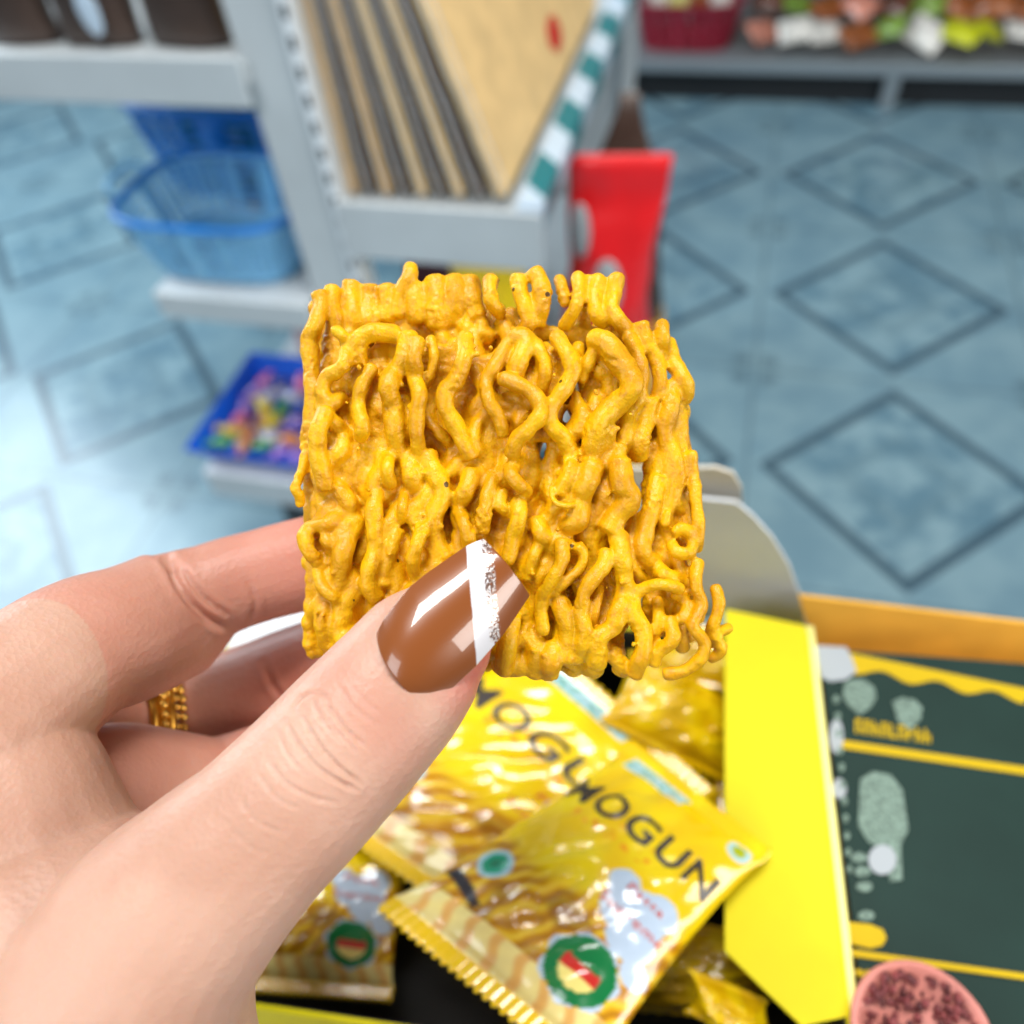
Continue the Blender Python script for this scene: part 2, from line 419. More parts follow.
def noodle_mat():
    m = bpy.data.materials.new('seasoned_fried_noodle'); m.use_nodes = True; nt = m.node_tree; b = nt.nodes['Principled BSDF']
    N = NX(nt); tc = nt.nodes.new('ShaderNodeTexCoord'); v = tc.outputs['Object']
    n1 = N.noise(v, 130, 4); n2 = N.noise(v, 900, 4, .65); n3 = N.noise(v, 2600, 2)
    c = N.mix(N.smooth(n1, .36, .62), L((208, 148, 0)), L((230, 176, 3)))
    c = N.mix(N.m('MULTIPLY', N.smooth(n2, .5, .72), .5), c, L((188, 114, 0)))
    vo = nt.nodes.new('ShaderNodeTexVoronoi'); vo.inputs['Scale'].default_value = 210; vo.inputs['Randomness'].default_value = 1
    nt.links.new(v, vo.inputs['Vector'])
    sz = nt.nodes.new('ShaderNodeSeparateColor'); nt.links.new(vo.outputs['Color'], sz.inputs[0])
    thr = N.m('MULTIPLY', N.smooth(sz.outputs[0], .35, 1.0), .095)
    c = N.mix(N.m('MULTIPLY', N.m('LESS_THAN', N.m('ADD', vo.outputs['Distance'], N.m('MULTIPLY', N.m('SUBTRACT', n3, .5), .05)), thr), .9), c, L((52, 26, 8)))
    nt.links.new(c, b.inputs['Base Color'])
    b.inputs['Roughness'].default_value = .38
    b.inputs['Specular IOR Level'].default_value = .4
    b.inputs['Subsurface Weight'].default_value = .2; b.inputs['Subsurface Radius'].default_value = (1, .55, .06); b.inputs['Subsurface Scale'].default_value = .0008
    bp = nt.nodes.new('ShaderNodeBump'); bp.inputs['Strength'].default_value = .55; bp.inputs['Distance'].default_value = .0004
    nt.links.new(N.m('ADD', N.m('MULTIPLY', n2, .7), N.m('MULTIPLY', n3, .5)), bp.inputs['Height']); nt.links.new(bp.outputs[0], b.inputs['Normal'])
    return m
M_noodle = noodle_mat()
nb = noodle()
displace(nb, lambda c, n: .00016*noise.noise(c*700)+.00030*max(0, noise.noise(c*230)-.1)*noise.noise(c*1500)*2)
setp(nb, 'broken square block of fried yellow noodles held between thumb and fingers', 'noodles')

# ------------------------------------------------------------------ hand
def chain(b, rows, n=28, sub=6, axis=None):
    """rows: (x, y, depth, half width px, half thickness mm)"""
    cs = catmull([P(x, y, d) for x, y, d, w, t in rows], sub)
    ws = [w*d/FPX for x, y, d, w, t in rows]; ts = [t*1e-3 for x, y, d, w, t in rows]
    m = len(cs); W = np.interp(np.linspace(0, len(rows)-1, m), range(len(rows)), ws); T = np.interp(np.linspace(0, len(rows)-1, m), range(len(rows)), ts)
    vs = []; fs = []
    seq = []
    t0 = (cs[0]-cs[1]).normalized(); t1 = (cs[-1]-cs[-2]).normalized()
    for a in (84, 66, 45, 22): seq.append((cs[0]+t0*W[0]*.85*math.sin(math.radians(a)), W[0]*math.cos(math.radians(a)), T[0]*math.cos(math.radians(a))))
    seq += [(cs[i], W[i], T[i]) for i in range(m)]
    for a in (22, 45, 66, 84): seq.append((cs[-1]+t1*W[-1]*.6*math.sin(math.radians(a)), W[-1]*math.cos(math.radians(a)), T[-1]*math.cos(math.radians(a))))
    K = len(seq)
    for i, (c, w, t) in enumerate(seq):
        tg = (seq[min(i+1, K-1)][0]-seq[max(i-1, 0)][0]).normalized()
        view = (c-CAM).normalized()
        a = tg.cross(view).normalized(); bb = tg.cross(a).normalized()
        for k in range(n):
            th = 2*math.pi*k/n; cx, sx = math.cos(th), math.sin(th)
            e = .9
            vs.append(c + a*w*math.copysign(abs(cx)**e, cx) + bb*t*math.copysign(abs(sx)**e, sx))
    for i in range(K-1):
        for k in range(n): fs.append((i*n+k, i*n+(k+1) % n, (i+1)*n+(k+1) % n, (i+1)*n+k))
    fs.append(tuple(range(n-1, -1, -1))); fs.append(tuple((K-1)*n+k for k in range(n)))
    b.add(vs, fs)
def skin_mat():
    m = bpy.data.materials.new('fair_skin'); m.use_nodes = True; nt = m.node_tree; b = nt.nodes['Principled BSDF']
    N = NX(nt); tc = nt.nodes.new('ShaderNodeTexCoord'); v = tc.outputs['Object']
    at = nt.nodes.new('ShaderNodeAttribute'); at.attribute_name = 'flush'
    n1 = N.noise(v, 60, 4); n2 = N.noise(v, 1400, 4, .6)
    c = N.mix(N.smooth(n1, .35, .65), L((198, 160, 140)), L((186, 145, 124)))
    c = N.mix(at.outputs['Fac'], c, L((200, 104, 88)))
    nt.links.new(c, b.inputs['Base Color']); b.inputs['Roughness'].default_value = .46; b.inputs['Specular IOR Level'].default_value = .4
    b.inputs['Subsurface Weight'].default_value = .35; b.inputs['Subsurface Radius'].default_value = (1, .35, .18); b.inputs['Subsurface Scale'].default_value = .0028
    vo = nt.nodes.new('ShaderNodeTexVoronoi'); vo.inputs['Scale'].default_value = 1300; nt.links.new(v, vo.inputs['Vector'])
    bp = nt.nodes.new('ShaderNodeBump'); bp.inputs['Strength'].default_value = .35; bp.inputs['Distance'].default_value = .0003
    nt.links.new(N.m('ADD', N.m('MULTIPLY', n2, .6), N.m('MULTIPLY', vo.outputs['Distance'], .6)), bp.inputs['Height']); nt.links.new(bp.outputs[0], b.inputs['Normal'])
    return m
M_skin = skin_mat()
hb = MB()
chain(hb, [(478,606,.1085,30,3.2),(455,624,.1075,52,4.6),(426,650,.1062,68,6.2),(394,690,.1048,75,7.6),(354,734,.1032,79,8.6),(310,782,.1014,82,9.0),(262,830,.0999,85,9.8),(212,878,.0990,96,11.5),(156,940,.0985,112,14),(112,1020,.099,150,17),(87,1110,.1,178,18),(60,1250,.1,190,19),(30,1450,.1,200,20),(-60,1800,.097,228,23),(-190,2300,.091,275,27),(-330,2800,.085,325,30)])
chain(hb, [(395,560,.1435,40,6.0),(355,559,.1435,44,6.4),(320,561,.143,47,7.0),(262,575,.142,46,7.2),(215,590,.140,48,7.8),(172,614,.1365,66,8.6),(130,633,.129,69,9.0),(80,650,.122,72,9.4),(25,690,.115,80,10.5),(-25,730,.110,92,12)])
chain(hb, [(390,650,.150,40,6.2),(350,654,.154,44,6.8),(300,674,.158,49,7.4),(250,699,.161,55,8.0),(200,718,.161,61,8.6),(150,726,.157,62,9.0),(100,730,.149,62,9.2),(40,753,.133,66,10),(-20,790,.117,80,12)])
chain(hb, [(320,745,.152,36,6),(270,764,.148,42,6.6),(215,782,.143,44,7.2),(165,783,.135,52,7.8),(110,782,.127,58,8.6),(40,805,.119,64,10),(-5,840,.112,76,12)])
chain(hb, [(250,850,.140,34,5.6),(205,862,.138,38,6.2),(150,872,.131,42,6.8),(90,880,.123,48,8),(20,895,.114,60,10)])
chain(hb, [(-30,740,.110,95,11),(-14,800,.109,115,13),(0,880,.107,140,15),(35,960,.104,160,18),(70,1050,.102,170,18)])
hand = hb.obj('hand', M_skin)
md = hand.modifiers.new('rm', 'REMESH'); md.mode = 'VOXEL'; md.voxel_size = .00032; md.use_smooth_shade = True
sm = hand.modifiers.new('sm', 'SMOOTH'); sm.factor = .5; sm.iterations = 14
bake(hand)
def c4(pts): return [(128+x/1.882, 480+y/1.882) for x, y in pts]
CREASE = [(c4([(296,452),(318,492),(352,535),(395,566),(432,584)]),.34,1.9),(c4([(330,446),(350,482),(384,526),(440,574)]),.34,1.7),(c4([(316,440),(318,420),(340,402),(368,404),(388,420)]),.22,1.7),
  (c4([(365,402),(388,440),(420,478),(452,505)]),.26,1.8),(c4([(346,412),(366,452),(402,496)]),.24,1.6),(c4([(258,520),(298,570),(350,598),(392,606)]),.2,2.0),(c4([(240,545),(280,598),(330,622)]),.12,1.8),
  (c4([(392,380),(425,428),(470,462)]),.14,1.8),(c4([(308,498),(340,535),(392,572)]),.16,1.6),(c4([(372,438),(392,470),(428,510)]),.18,1.5),(c4([(280,470),(300,515),(335,555)]),.16,1.7),(c4([(420,380),(450,420),(490,445)]),.08,1.6),
  (c4([(205,590),(240,640),(300,668)]),.09,2.0),(c4([(180,640),(230,690),(280,710)]),.07,2.2),
  (c4([(75,150),(105,210),(150,258),(200,282)]),.7,4),(c4([(95,155),(135,215),(205,268)]),.4,3.2),(c4([(255,345),(275,390),(300,418)]),.3,3),(c4([(225,190),(240,235),(228,270)]),.15,3)]
NTH = 14
def segd(px, py, pts):
    best = np.full(np.shape(px), 1e9)
    for (x0, y0), (x1, y1) in zip(pts, pts[1:]):
        dx, dy = x1-x0, y1-y0; t = np.clip(((px-x0)*dx+(py-y0)*dy)/(dx*dx+dy*dy), 0, 1)
        best = np.minimum(best, np.hypot(px-x0-t*dx, py-y0-t*dy))
    return best
def hand_detail():
    me = hand.data; n = len(me.vertices); co = np.empty(n*3, np.float32); no = np.empty(n*3, np.float32)
    me.vertices.foreach_get('co', co); me.vertex_normals.foreach_get('vector', no)
    co = co.reshape(-1, 3).astype(float); no = no.reshape(-1, 3).astype(float); q = co-np.array(CAM)
    z = q@np.array(fw); x = 512+FPX*(q@np.array(rt))/z; y = 512-FPX*(q@np.array(up))/z
    face = np.clip(-(no*q).sum(1)/np.linalg.norm(q, axis=1)*3, 0, 1); s = np.zeros(n)
    for i, (pts, a, w) in enumerate(CREASE):
        sm = [tuple(p)[:2] for p in catmull([(u_, v_, 0) for u_, v_ in pts], 5)]
        x0, y0 = np.array(sm[0]); x1, y1 = np.array(sm[-1])
        ok = ((z < .112) if i < NTH else (z >= .112)) & (x > 100)
        d = segd(x, y, sm)
        e = np.clip(np.minimum(np.hypot(x-x0, y-y0), np.hypot(x-x1, y-y1))/14, .25, 1)
        s += ok*face*e*a*1e-3*1.5*(-1.0*np.exp(-(d/w)**2)+.28*np.exp(-((d-2.4*w)/(1.1*w))**2))
    co += no*s[:, None]; me.vertices.foreach_set('co', co.astype(np.float32).ravel()); me.update()
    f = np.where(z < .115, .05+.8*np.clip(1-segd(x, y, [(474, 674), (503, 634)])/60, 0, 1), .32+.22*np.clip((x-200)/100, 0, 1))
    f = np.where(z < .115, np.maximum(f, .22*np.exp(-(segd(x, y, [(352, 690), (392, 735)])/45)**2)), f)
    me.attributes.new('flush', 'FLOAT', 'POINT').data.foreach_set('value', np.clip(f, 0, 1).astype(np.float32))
hand_detail()
setp(hand, 'fair left hand gripping the noodle block, thumb in front with long brown nail', 'hand')

# thumbnail
def plerp(pl, t):
    pl = [Vector((*p, 0)) for p in pl]; ls = [(b-a).length for a, b in zip(pl, pl[1:])]; tot = sum(ls); s = t*tot
    for a, b, l in zip(pl, pl[1:], ls):
        if s <= l or b is pl[-1]: return a.lerp(b, min(1, s/l))
        s -= l
NL = [(381,634),(387,621),(396,608),(411,589),(427,576),(443,565),(456,556),(468,548),(477,544),(484,542)]
NR = [(431,700),(440,695),(450,686),(462,675),(474,664),(488,648),(501,633),(514,614),(527,594)]
def nail_mat():
    m = bpy.data.materials.new('glossy_brown_nail_polish'); m.use_nodes = True; nt = m.node_tree; b = nt.nodes['Principled BSDF']
    N = NX(nt); a = nt.nodes.new('ShaderNodeAttribute'); a.attribute_name = 'across'; g = nt.nodes.new('ShaderNodeAttribute'); g.attribute_name = 'along'
    tc = nt.nodes.new('ShaderNodeTexCoord'); vo = nt.nodes.new('ShaderNodeTexVoronoi'); vo.inputs['Scale'].default_value = 4200
    nt.links.new(tc.outputs['Object'], vo.inputs['Vector'])
    sp = nt.nodes.new('ShaderNodeSeparateColor'); nt.links.new(vo.outputs['Color'], sp.inputs[0])
    X = N.m('ADD', a.outputs['Fac'], N.m('MULTIPLY', N.m('SUBTRACT', N.noise(tc.outputs['Object'], 300, 2), .5), 3))
    white = N.m('MULTIPLY', N.smooth(X, -.8, .8), N.m('SUBTRACT', 1, N.smooth(X, 19, 20)))
    col = N.mix(white, L((132, 70, 22)), L((216, 214, 218)))
    gl = N.mix(N.smooth(sp.outputs[1], .3, .9), L((130, 98, 84)), L((250, 240, 236)))
    band = N.m('SUBTRACT', 1, N.smooth(N.m('ABSOLUTE', N.m('SUBTRACT', X, 20)), 4.0, 6.0))
    f = N.m('MULTIPLY', N.m('MULTIPLY', band, N.m('LESS_THAN', g.outputs['Fac'], 640)), N.smooth(sp.outputs[0], .18, .22))
    nt.links.new(N.mix(f, col, gl), b.inputs['Base Color'])
    nt.links.new(N.m('MULTIPLY', f, .5), b.inputs['Metallic'])
    b.inputs['Roughness'].default_value = .3; b.inputs['Coat Weight'].default_value = 1; b.inputs['Coat Roughness'].default_value = .03
    return m
nu, nv = 70, 90
vs = []; fs = []; cc = []; gg = []
for i in range(nu+1):
    t = i/nu
    a = plerp(NL, t); c = plerp(NR, t)
    for j in range(nv+1):
        s = j/nv; p = a.lerp(c, s)
        # curved cuticle and slightly rounded tip edge
        bow = (1-(2*s-1)**2)
        p = p + Vector((-.72, .70, 0))*(14*(1-t)**3*bow**.75) + Vector((2.5, -1.5, 0))*(t**8*bow)
        ed = abs(2*s-1)
        d = .0968 + .0068*t**1.1 + .0030*ed**2.2*(1-.3*t) + .0012*(1-t)**8
        vs.append(P(p.x, p.y, d))
        cc.append(p.x-467-(p.y-549)*.062); gg.append(p.y)
for i in range(nu):
    for j in range(nv):
        q = i*(nv+1)+j; fs.append((q, q+nv+1, q+nv+2, q+1))
nail = mk('thumbnail', vs, fs, nail_mat(), hand, True, 'long glossy brown thumbnail with a white and glitter diagonal band')
ca = nail.data.attributes.new('across', 'FLOAT', 'POINT'); ca.data.foreach_set('value', cc)
ga = nail.data.attributes.new('along', 'FLOAT', 'POINT'); ga.data.foreach_set('value', gg)
so = nail.modifiers.new('th', 'SOLIDIFY'); so.thickness = .0006; so.offset = -1
bv = nail.modifiers.new('bv', 'BEVEL'); bv.width = .0003; bv.segments = 2

# gold ring on the middle finger
M_gold = mat('old_gold', (196, 150, 62), .3, metal=1, noise_s=500, noise_a=.3)
M_gold2 = mat('bright_gold', (236, 190, 90), .25, metal=1)
rc = P(141, 727, .1558); rax = (P(100, 730, .149)-P(185, 720, .161)).normalized()
ra = rax.cross((rc-CAM).normalized()).normalized(); rb_ = rax.cross(ra)
ring = thing('finger_ring', 'ornate gold ring with beads on the middle finger of the hand', 'ring', rc)
b = MB(); pts = []
RW, RT = 62*.157/FPX+.0006, .0097
for k in range(49):
    th = 2*math.pi*k/48; pts.append(rc+ra*math.cos(th)*RW+rb_*math.sin(th)*RT)
for off in (-.0016, 0, .0016): b.tube([p+rax*off for p in pts], .0009, 8, False)
b.obj('band', M_gold, ring)
b = MB()
for k in range(48):
    th = 2*math.pi*k/48
    for off, rr in ((-.0036, .00085), (-.0024, .0007), (0, .0009)):
        b.ball(rc+ra*math.cos(th+off*20)*(RW+.0008)+rb_*math.sin(th+off*20)*(RT+.0008)+rax*off, rr, 8, 6)
b.obj('bead_trim', M_gold2, ring, label='row of small bright gold beads')
b = MB()
for k in range(9):
    th = math.pi*2*k/9; c = rc+ra*math.cos(th)*(RW+.0007)+rb_*math.sin(th)*(RT+.0007)+rax*.0035
    b.ball(c, .0024, 10, 6, (1.0, .7, .9))
b.obj('leaf_setting', M_gold2, ring)

# ------------------------------------------------------------------ display carton with packs
BC = Vector((.043, .137)); ang = math.radians(6.4)
ex = Vector((math.cos(ang), math.sin(ang), 0)); ey = Vector((-math.sin(ang), math.cos(ang), 0)); EZ = Vector((0, 0, 1))
ZT, ZB = .838, .772
BR = Vector((.0385, .136, 0))          # rear right rim corner
BW, BD = .175, .112
def bx(x, y, z): return BR + ex*x + ey*y + EZ*z    # x negative to the left, y negative to the front
def mbox(m, x0, x1, y0, y1, z0, z1):
    v = [bx(x, y, z) for z in (z0, z1) for x, y in ((x0, y0), (x1, y0), (x1, y1), (x0, y1))]
    return m.add(v, [(0,3,2,1),(4,5,6,7),(0,1,5,4),(1,2,6,5),(2,3,7,6),(3,0,4,7)])
carton = thing('display_carton', 'open yellow display carton full of small snack packs, under the hand', 'carton', bx(-BW/2, -BD/2, ZB))
T = .0012
b = MB(); mbox(b, -BW, 0, -BD, 0, ZB, ZB+T); mbox(b, -BW, 0, -BD, -BD+T, ZB+T, ZT); mbox(b, -BW, 0, -T, 0, ZB+T, ZT-.005); mbox(b, -BW, -BW+T, -BD+T, -T, ZB+T, ZT); mbox(b, -T, 0, -BD+T, -T, ZB+T, ZT)
b.obj('tray', M_ycard, carton, False)
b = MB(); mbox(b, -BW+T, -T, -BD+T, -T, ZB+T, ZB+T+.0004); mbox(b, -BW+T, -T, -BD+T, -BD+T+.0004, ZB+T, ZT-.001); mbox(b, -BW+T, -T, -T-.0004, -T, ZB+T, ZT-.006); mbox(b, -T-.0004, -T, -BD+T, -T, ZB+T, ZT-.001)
b.obj('shade_lining', mat('shade_black', (24, 24, 22), .6), carton, False, 'inside of the carton with its deep shade painted black')  # black sheets paint the deep shade inside the carton
# right flap folded inwards over the packs
pa = atz(806, 626, ZT); pb = atz(849, 1016, ZT); pm = atz(725, 800, ZT-.0025)
fn = (pb-pa).cross(pm-pa).normalized()
def onflap(x, y): 
    d = ray(x, y); return CAM + d*((pa-CAM).dot(fn)/d.dot(fn))
fl_in = onflap(725, 609); fl_in2 = onflap(725, 951); fl_d = onflap(802, 1026)
b = MB(); b.prism([pa, fl_in, fl_in2, fl_d, pb], (0, 0, -.0012)); b.obj('side_flap', M_ycard, carton, False)
b = MB(); dv = (pb-pa); b.tube([pa+dv*(k/12)+ex*.0012-EZ*.0008 for k in range(13)], .0012, 8)
b.obj('flap_fold', M_yedge, carton, True, 'folded edge of the flap with its glare painted pale yellow')  # pale colour paints the bright glare along the fold
b = MB(); b.prism([atz(x, y, ZT-.001) for x, y in ((120, 660), (190, 592), (335, 596), (335, 690), (190, 745))], (0, 0, -.0012)); b.obj('side_flap', M_wcard, carton, False, 'pale inner flap at the far left end of the carton')
# rear flap standing, pale inside
yb = .150
top = [(806,626),(800,596),(789,566),(772,538),(752,516),(736,503),(690,498),(600,500),(500,510),(420,520),(360,536),(325,556),(300,590),(260,612),(215,628),(205,660),(260,700),(420,690),(600,660),(725,612)]
pl = [aty(x, y, yb) for x, y in top]
b = MB(); b.prism(pl, (0, .0012, 0)); b.obj('rear_flap', M_wcard, carton, False, 'pale grey inside of the raised rear flap')
pl = [aty(x, y, yb+.004) for x, y in [(742,508),(741,488),(733,474),(715,468),(600,470),(460,480),(455,515),(600,505)]]
b = MB(); b.prism(pl, (0, .0012, 0)); b.obj('tuck_tab', M_cream, carton, False, 'cream tuck tab behind the rear flap')

# packs ---------------------------------------------------------
def smst(x, a, b_): 
    t = max(0, min(1, (x-a)/(b_-a))); return t*t*(3-2*t)
def mixc(a, b_, t): return tuple(p*(1-t)+q*t for p, q in zip(a, b_))
C_Y = L((240, 196, 3)); C_Y2 = L((246, 214, 8)); C_OR = L((232, 150, 8)); C_BR = L((140, 80, 8)); C_CR = L((246, 226, 130)); C_W = L((190, 208, 228)); C_GR = L((14, 120, 60)); C_RD = L((206, 44, 34)); C_BK = L((52, 46, 48)); C_TE = L((22, 160, 120)); C_LB = L((176, 214, 226))
def art(u, v):
    """u: 0 bottom crimp .. 1 top crimp, v: 0 left .. 1 right of the reading direction"""
    n = noise.noise(Vector((u*7, v*7, 2.2))); c = mixc(C_Y, C_Y2, smst(n, -.3, .5))
    # noodle picture on the lower half
    lim = .46-.08*math.sin(v*4.2)+.03*n
    k = 1-smst(u, lim-.05, lim+.02)
    if k > 0:
        n2 = noise.noise(Vector((u*9, v*9, 5)))
        w = .5+.5*math.sin((v*5.4-u*6.5)*11+.7*math.sin((v*5.4+u*8.2)*6.0)+3*n2)
        q = mixc(L((186, 124, 4)), L((222, 164, 8)), smst(w, .1, .5)); q = mixc(q, L((244, 206, 60)), smst(w, .65, .98)*.8)
        q = mixc(q, L((120, 70, 8)), .6*smst(noise.noise(Vector((u*11, v*8, 7))), .05, .5)); c = mixc(c, q, k)
    if .055 < u < .15:      # cream noodle border along the lower edge
        w = .5+.5*math.sin(v*52+math.sin(u*60)*.8); c = mixc(c, mixc(L((236, 180, 100)), L((248, 230, 150)), smst(w, .1, .5)), .9)
    if u <= .055: c = C_Y
    # chilli
    du, dv_ = (u-.20)*8.2, (v-.165)*5.4
    s = (du*-.35+dv_*.95); tt = (du*.95+dv_*.35)
    if abs(tt+.10*s*s) < .16*(1-.5*max(0, s)) and abs(s) < .68: c = C_BK
    # round seal
    rr = math.hypot((u-.31)*8.2, (v-.17)*5.4)
    if rr < .44: c = C_LB
    if rr < .31: c = mixc(C_TE, L((10, 130, 96)), 1 if rr < .12 else 0)
    # cloud shaped speech patch
    for cu, cv, r in ((.51, .84, .50), (.51, .64, .40), (.45, .72, .62), (.39, .82, .62), (.46, .79, .7), (.31, .92, .34)):
        if math.hypot((u-cu)*8.2, (v-cv)*5.4) < r: c = C_W
    # round badge with red band
    du, dv_ = (u-.215)*8.2, (v-.75)*5.4; rr = math.hypot(du, dv_); an = math.atan2(du, dv_)
    if rr < .86+.05*math.sin(an*7): c = C_W if rr > .80 else C_GR
    if rr < .80:
        if math.hypot(du+.05, dv_) < .46 and du < .12+.25*dv_*dv_: c = C_RD if du > -.14 else C_CR
    # maker's panel near the top left and small round mark at the top right
    if .885 < u < .955 and .10 < v < .52: c = mixc(C_LB, C_TE, smst(noise.noise(Vector((u*60, v*45, 1))), .0, .2)*.7)
    rr = math.hypot((u-.90)*8.2, (v-.90)*5.4)
    if rr < .36: c = C_LB if rr > .22 else L((170, 180, 20))
    # orange script lines
    if .58 < u < .68 and .18 < v < .66 and noise.noise(Vector((u*52, v*26, 4))) > .12 and math.sin(u*95) > -.1: c = mixc(c, L((240, 140, 20)), .85)
    return c
M_pack = mat('printed_yellow_film', (240, 200, 10), .2, .55, coat=.8, attr='print', bump=.06, bump_s=110)
M_ink = mat('charcoal_ink', (58, 50, 46), .35)
M_redink = mat('red_ink', (214, 84, 64), .4)
def pack_surf(q, bulge, seed, flip=1):
    """q: BL, BR, TR, TL points"""
    BLp, BRp, TRp, TLp = [Vector(p) for p in q]
    nrm = ((BRp-BLp).cross(TLp-BLp)).normalized()
    def f(u, v, side=1, off=0):
        p = (BLp*(1-v)+BRp*v)*(1-u)+(TLp*(1-v)+TRp*v)*u
        a = max(0, 4*v*(1-v))**.55; uu = max(0, min(1, (u-.06)/.88)); c = max(0, 4*uu*(1-uu))**.5
        h = bulge*a*c
        w = noise.noise(Vector((u*5+seed, v*4, side)))*.0010 + abs(noise.noise(Vector((u*7-v*6+seed, v*5+u*2, 3.3))))*.0017 + noise.noise(Vector((u*17+seed, v*15, 4)))*.00025
        h += w*min(1, a*c*1.6)
        if u < .06 or u > .94: h = .00014*math.sin(v*150)
        p = p + nrm*(side*h+side*.0002+off)
        mid = (BLp+BRp+TLp+TRp)/4
        # sides draw in where the pack is full
        p = p + ((BLp+TLp)/2-(BRp+TRp)/2).normalized()*(.0022*c*(1 if v > .5 else -1)*abs(2*v-1)**2)
        return p
    return f, nrm
def make_pack(name, q, bulge, seed, label, tu=.655, nu=150, nv=100, title=True, artf=art, text_back=False, loc=None, group='small yellow noodle snack packs'):
    f, nrm = pack_surf(q, bulge, seed)
    c = sum([Vector(p) for p in q], Vector((0, 0, 0)))/4
    t = thing(name, label, 'snack pack', c, group)
    vs = []; fs = []; cc = []
    ru = np.linspace(0, 1, nu+1)
    for side in (1, -1):
        for i in range(nu+1):
            u = ru[i]
            for j in range(nv+1):
                v = j/nv; uu = u
                if i in (0, nu):       # pinked ends
                    uu = u + (.012 if i else -.012)*(1 if (j//2) % 2 else 0)
                vs.append(f(uu, v, side)); cc.append((*(artf(u, v) if side > 0 else C_Y), 1))
    n1 = (nu+1)*(nv+1)
    for s in (0, 1):
        for i in range(nu):
            for j in range(nv):
                a = s*n1+i*(nv+1)+j
                fs.append((a, a+1, a+nv+2, a+nv+1) if s == 0 else (a, a+nv+1, a+nv+2, a+1))
    for i in range(nu):
        a = i*(nv+1); b_ = a+nv+1
        fs.append((a, b_, n1+b_, n1+a)); a += nv; b_ += nv; fs.append((b_, a, n1+a, n1+b_))
    for j in range(nv):
        fs.append((j+1, j, n1+j, n1+j+1)); a = nu*(nv+1)+j; fs.append((a, a+1, n1+a+1, n1+a))
    o = mk('wrapper', vs, fs, M_pack, t)
    ca = o.data.color_attributes.new('print', 'FLOAT_COLOR', 'POINT'); ca.data.foreach_set('color', [x for k in cc for x in k])
    def lettering(txt, u0, v0, hu, wv, m, name_, bold=False):
        cu = bpy.data.curves.new('t', 'FONT'); cu.body = txt; cu.size = 1; cu.resolution_u = 4; cu.space_character = 1.12
        if bold: cu.offset = .018
        to = bpy.data.objects.new('t', cu); COL.objects.link(to)
        dg = bpy.context.evaluated_depsgraph_get(); dg.update()
        me = bpy.data.meshes.new_from_object(to.evaluated_get(dg)); bpy.data.objects.remove(to)
        bm = bmesh.new(); bm.from_mesh(me); bmesh.ops.triangulate(bm, faces=bm.faces)
        for _ in range(2): bmesh.ops.subdivide_edges(bm, edges=[e for e in bm.edges if e.calc_length() > .12], cuts=1)
        xs = [v.co.x for v in bm.verts]; x0, x1 = min(xs), max(xs)
        bmesh.ops.triangulate(bm, faces=bm.faces)
        vv = [f(u0+v.co.y/.72*hu, v0+(v.co.x-x0)/(x1-x0)*wv, 1, .00018) for v in bm.verts]
        bm.verts.index_update(); ff = [tuple(v.index for v in fc.verts) for fc in bm.faces]; bm.free()
        mk(name_, vv, ff, m, t)
    if title:
        lettering('MOGUN', tu, .03, .105, .92, M_ink, 'title_lettering', True)
        lettering('Pasta', .50, .66, .03, .2, M_redink, 'script_lettering')
        lettering('Supreme', .42, .60, .035, .34, M_redink, 'script_lettering')
    return t
def zq(pts): return [atz(x, y, z) for x, y, z in pts]
make_pack('snack_pack', zq([(378,907,.848),(592,1085,.852),(771,852,.842),(632,742,.838)]), .0085, 1.3, 'printed yellow snack pack in front, its far end over the carton flap')
make_pack('snack_pack', zq([(285,795,.818),(490,935,.814),(716,792,.818),(535,632,.822)]), .008, 4.1, 'printed yellow snack pack just below the noodle block, behind the front pack', tu=.63, artf=lambda u, v: art(u, v*.8))
make_pack('snack_pack', zq([(225,988,.803),(392,1000,.803),(424,800,.803),(265,786,.803)]), .008, 8.7, 'printed yellow snack pack in the shade beside the wrist, green badge uppermost')
def plain(u, v):
    n = noise.noise(Vector((u*6, v*6, 1)))
    return mixc(L((206, 162, 4)), L((224, 188, 8)), smst(n, -.3, .4))
PK = [
 ([(600,720,.826),(740,790,.812),(752,700,.812),(630,650,.826)], 'plain side of a yellow pack lying below the noodle corner'),
 ([(640,668,.822),(760,700,.822),(770,640,.826),(650,612,.822)], 'yellow pack tucked in the rear corner of the carton beneath the flap'),
 ([(690,870,.806),(800,900,.806),(800,730,.806),(700,700,.806)], 'yellow pack lying deep beneath the right carton flap'),
 ([(575,1005,.795),(765,1022,.795),(790,940,.806),(650,915,.806)], 'shaded yellow pack under the lower corner of the front pack'),
 ([(684,1012,.828),(790,1062,.822),(768,1000,.828),(688,968,.834)], 'yellow pack end with pinked crimp showing beneath the cut corner of the flap'),
 ([(120,930,.800),(230,990,.800),(300,850,.800),(190,790,.800)], 'yellow pack hidden behind the wrist at the left of the carton'),
]
for k, (q, lb) in enumerate(PK):
    make_pack('snack_pack', zq(q), .0065, 11+2.3*k, lb, nu=70, nv=50, title=False, artf=plain)

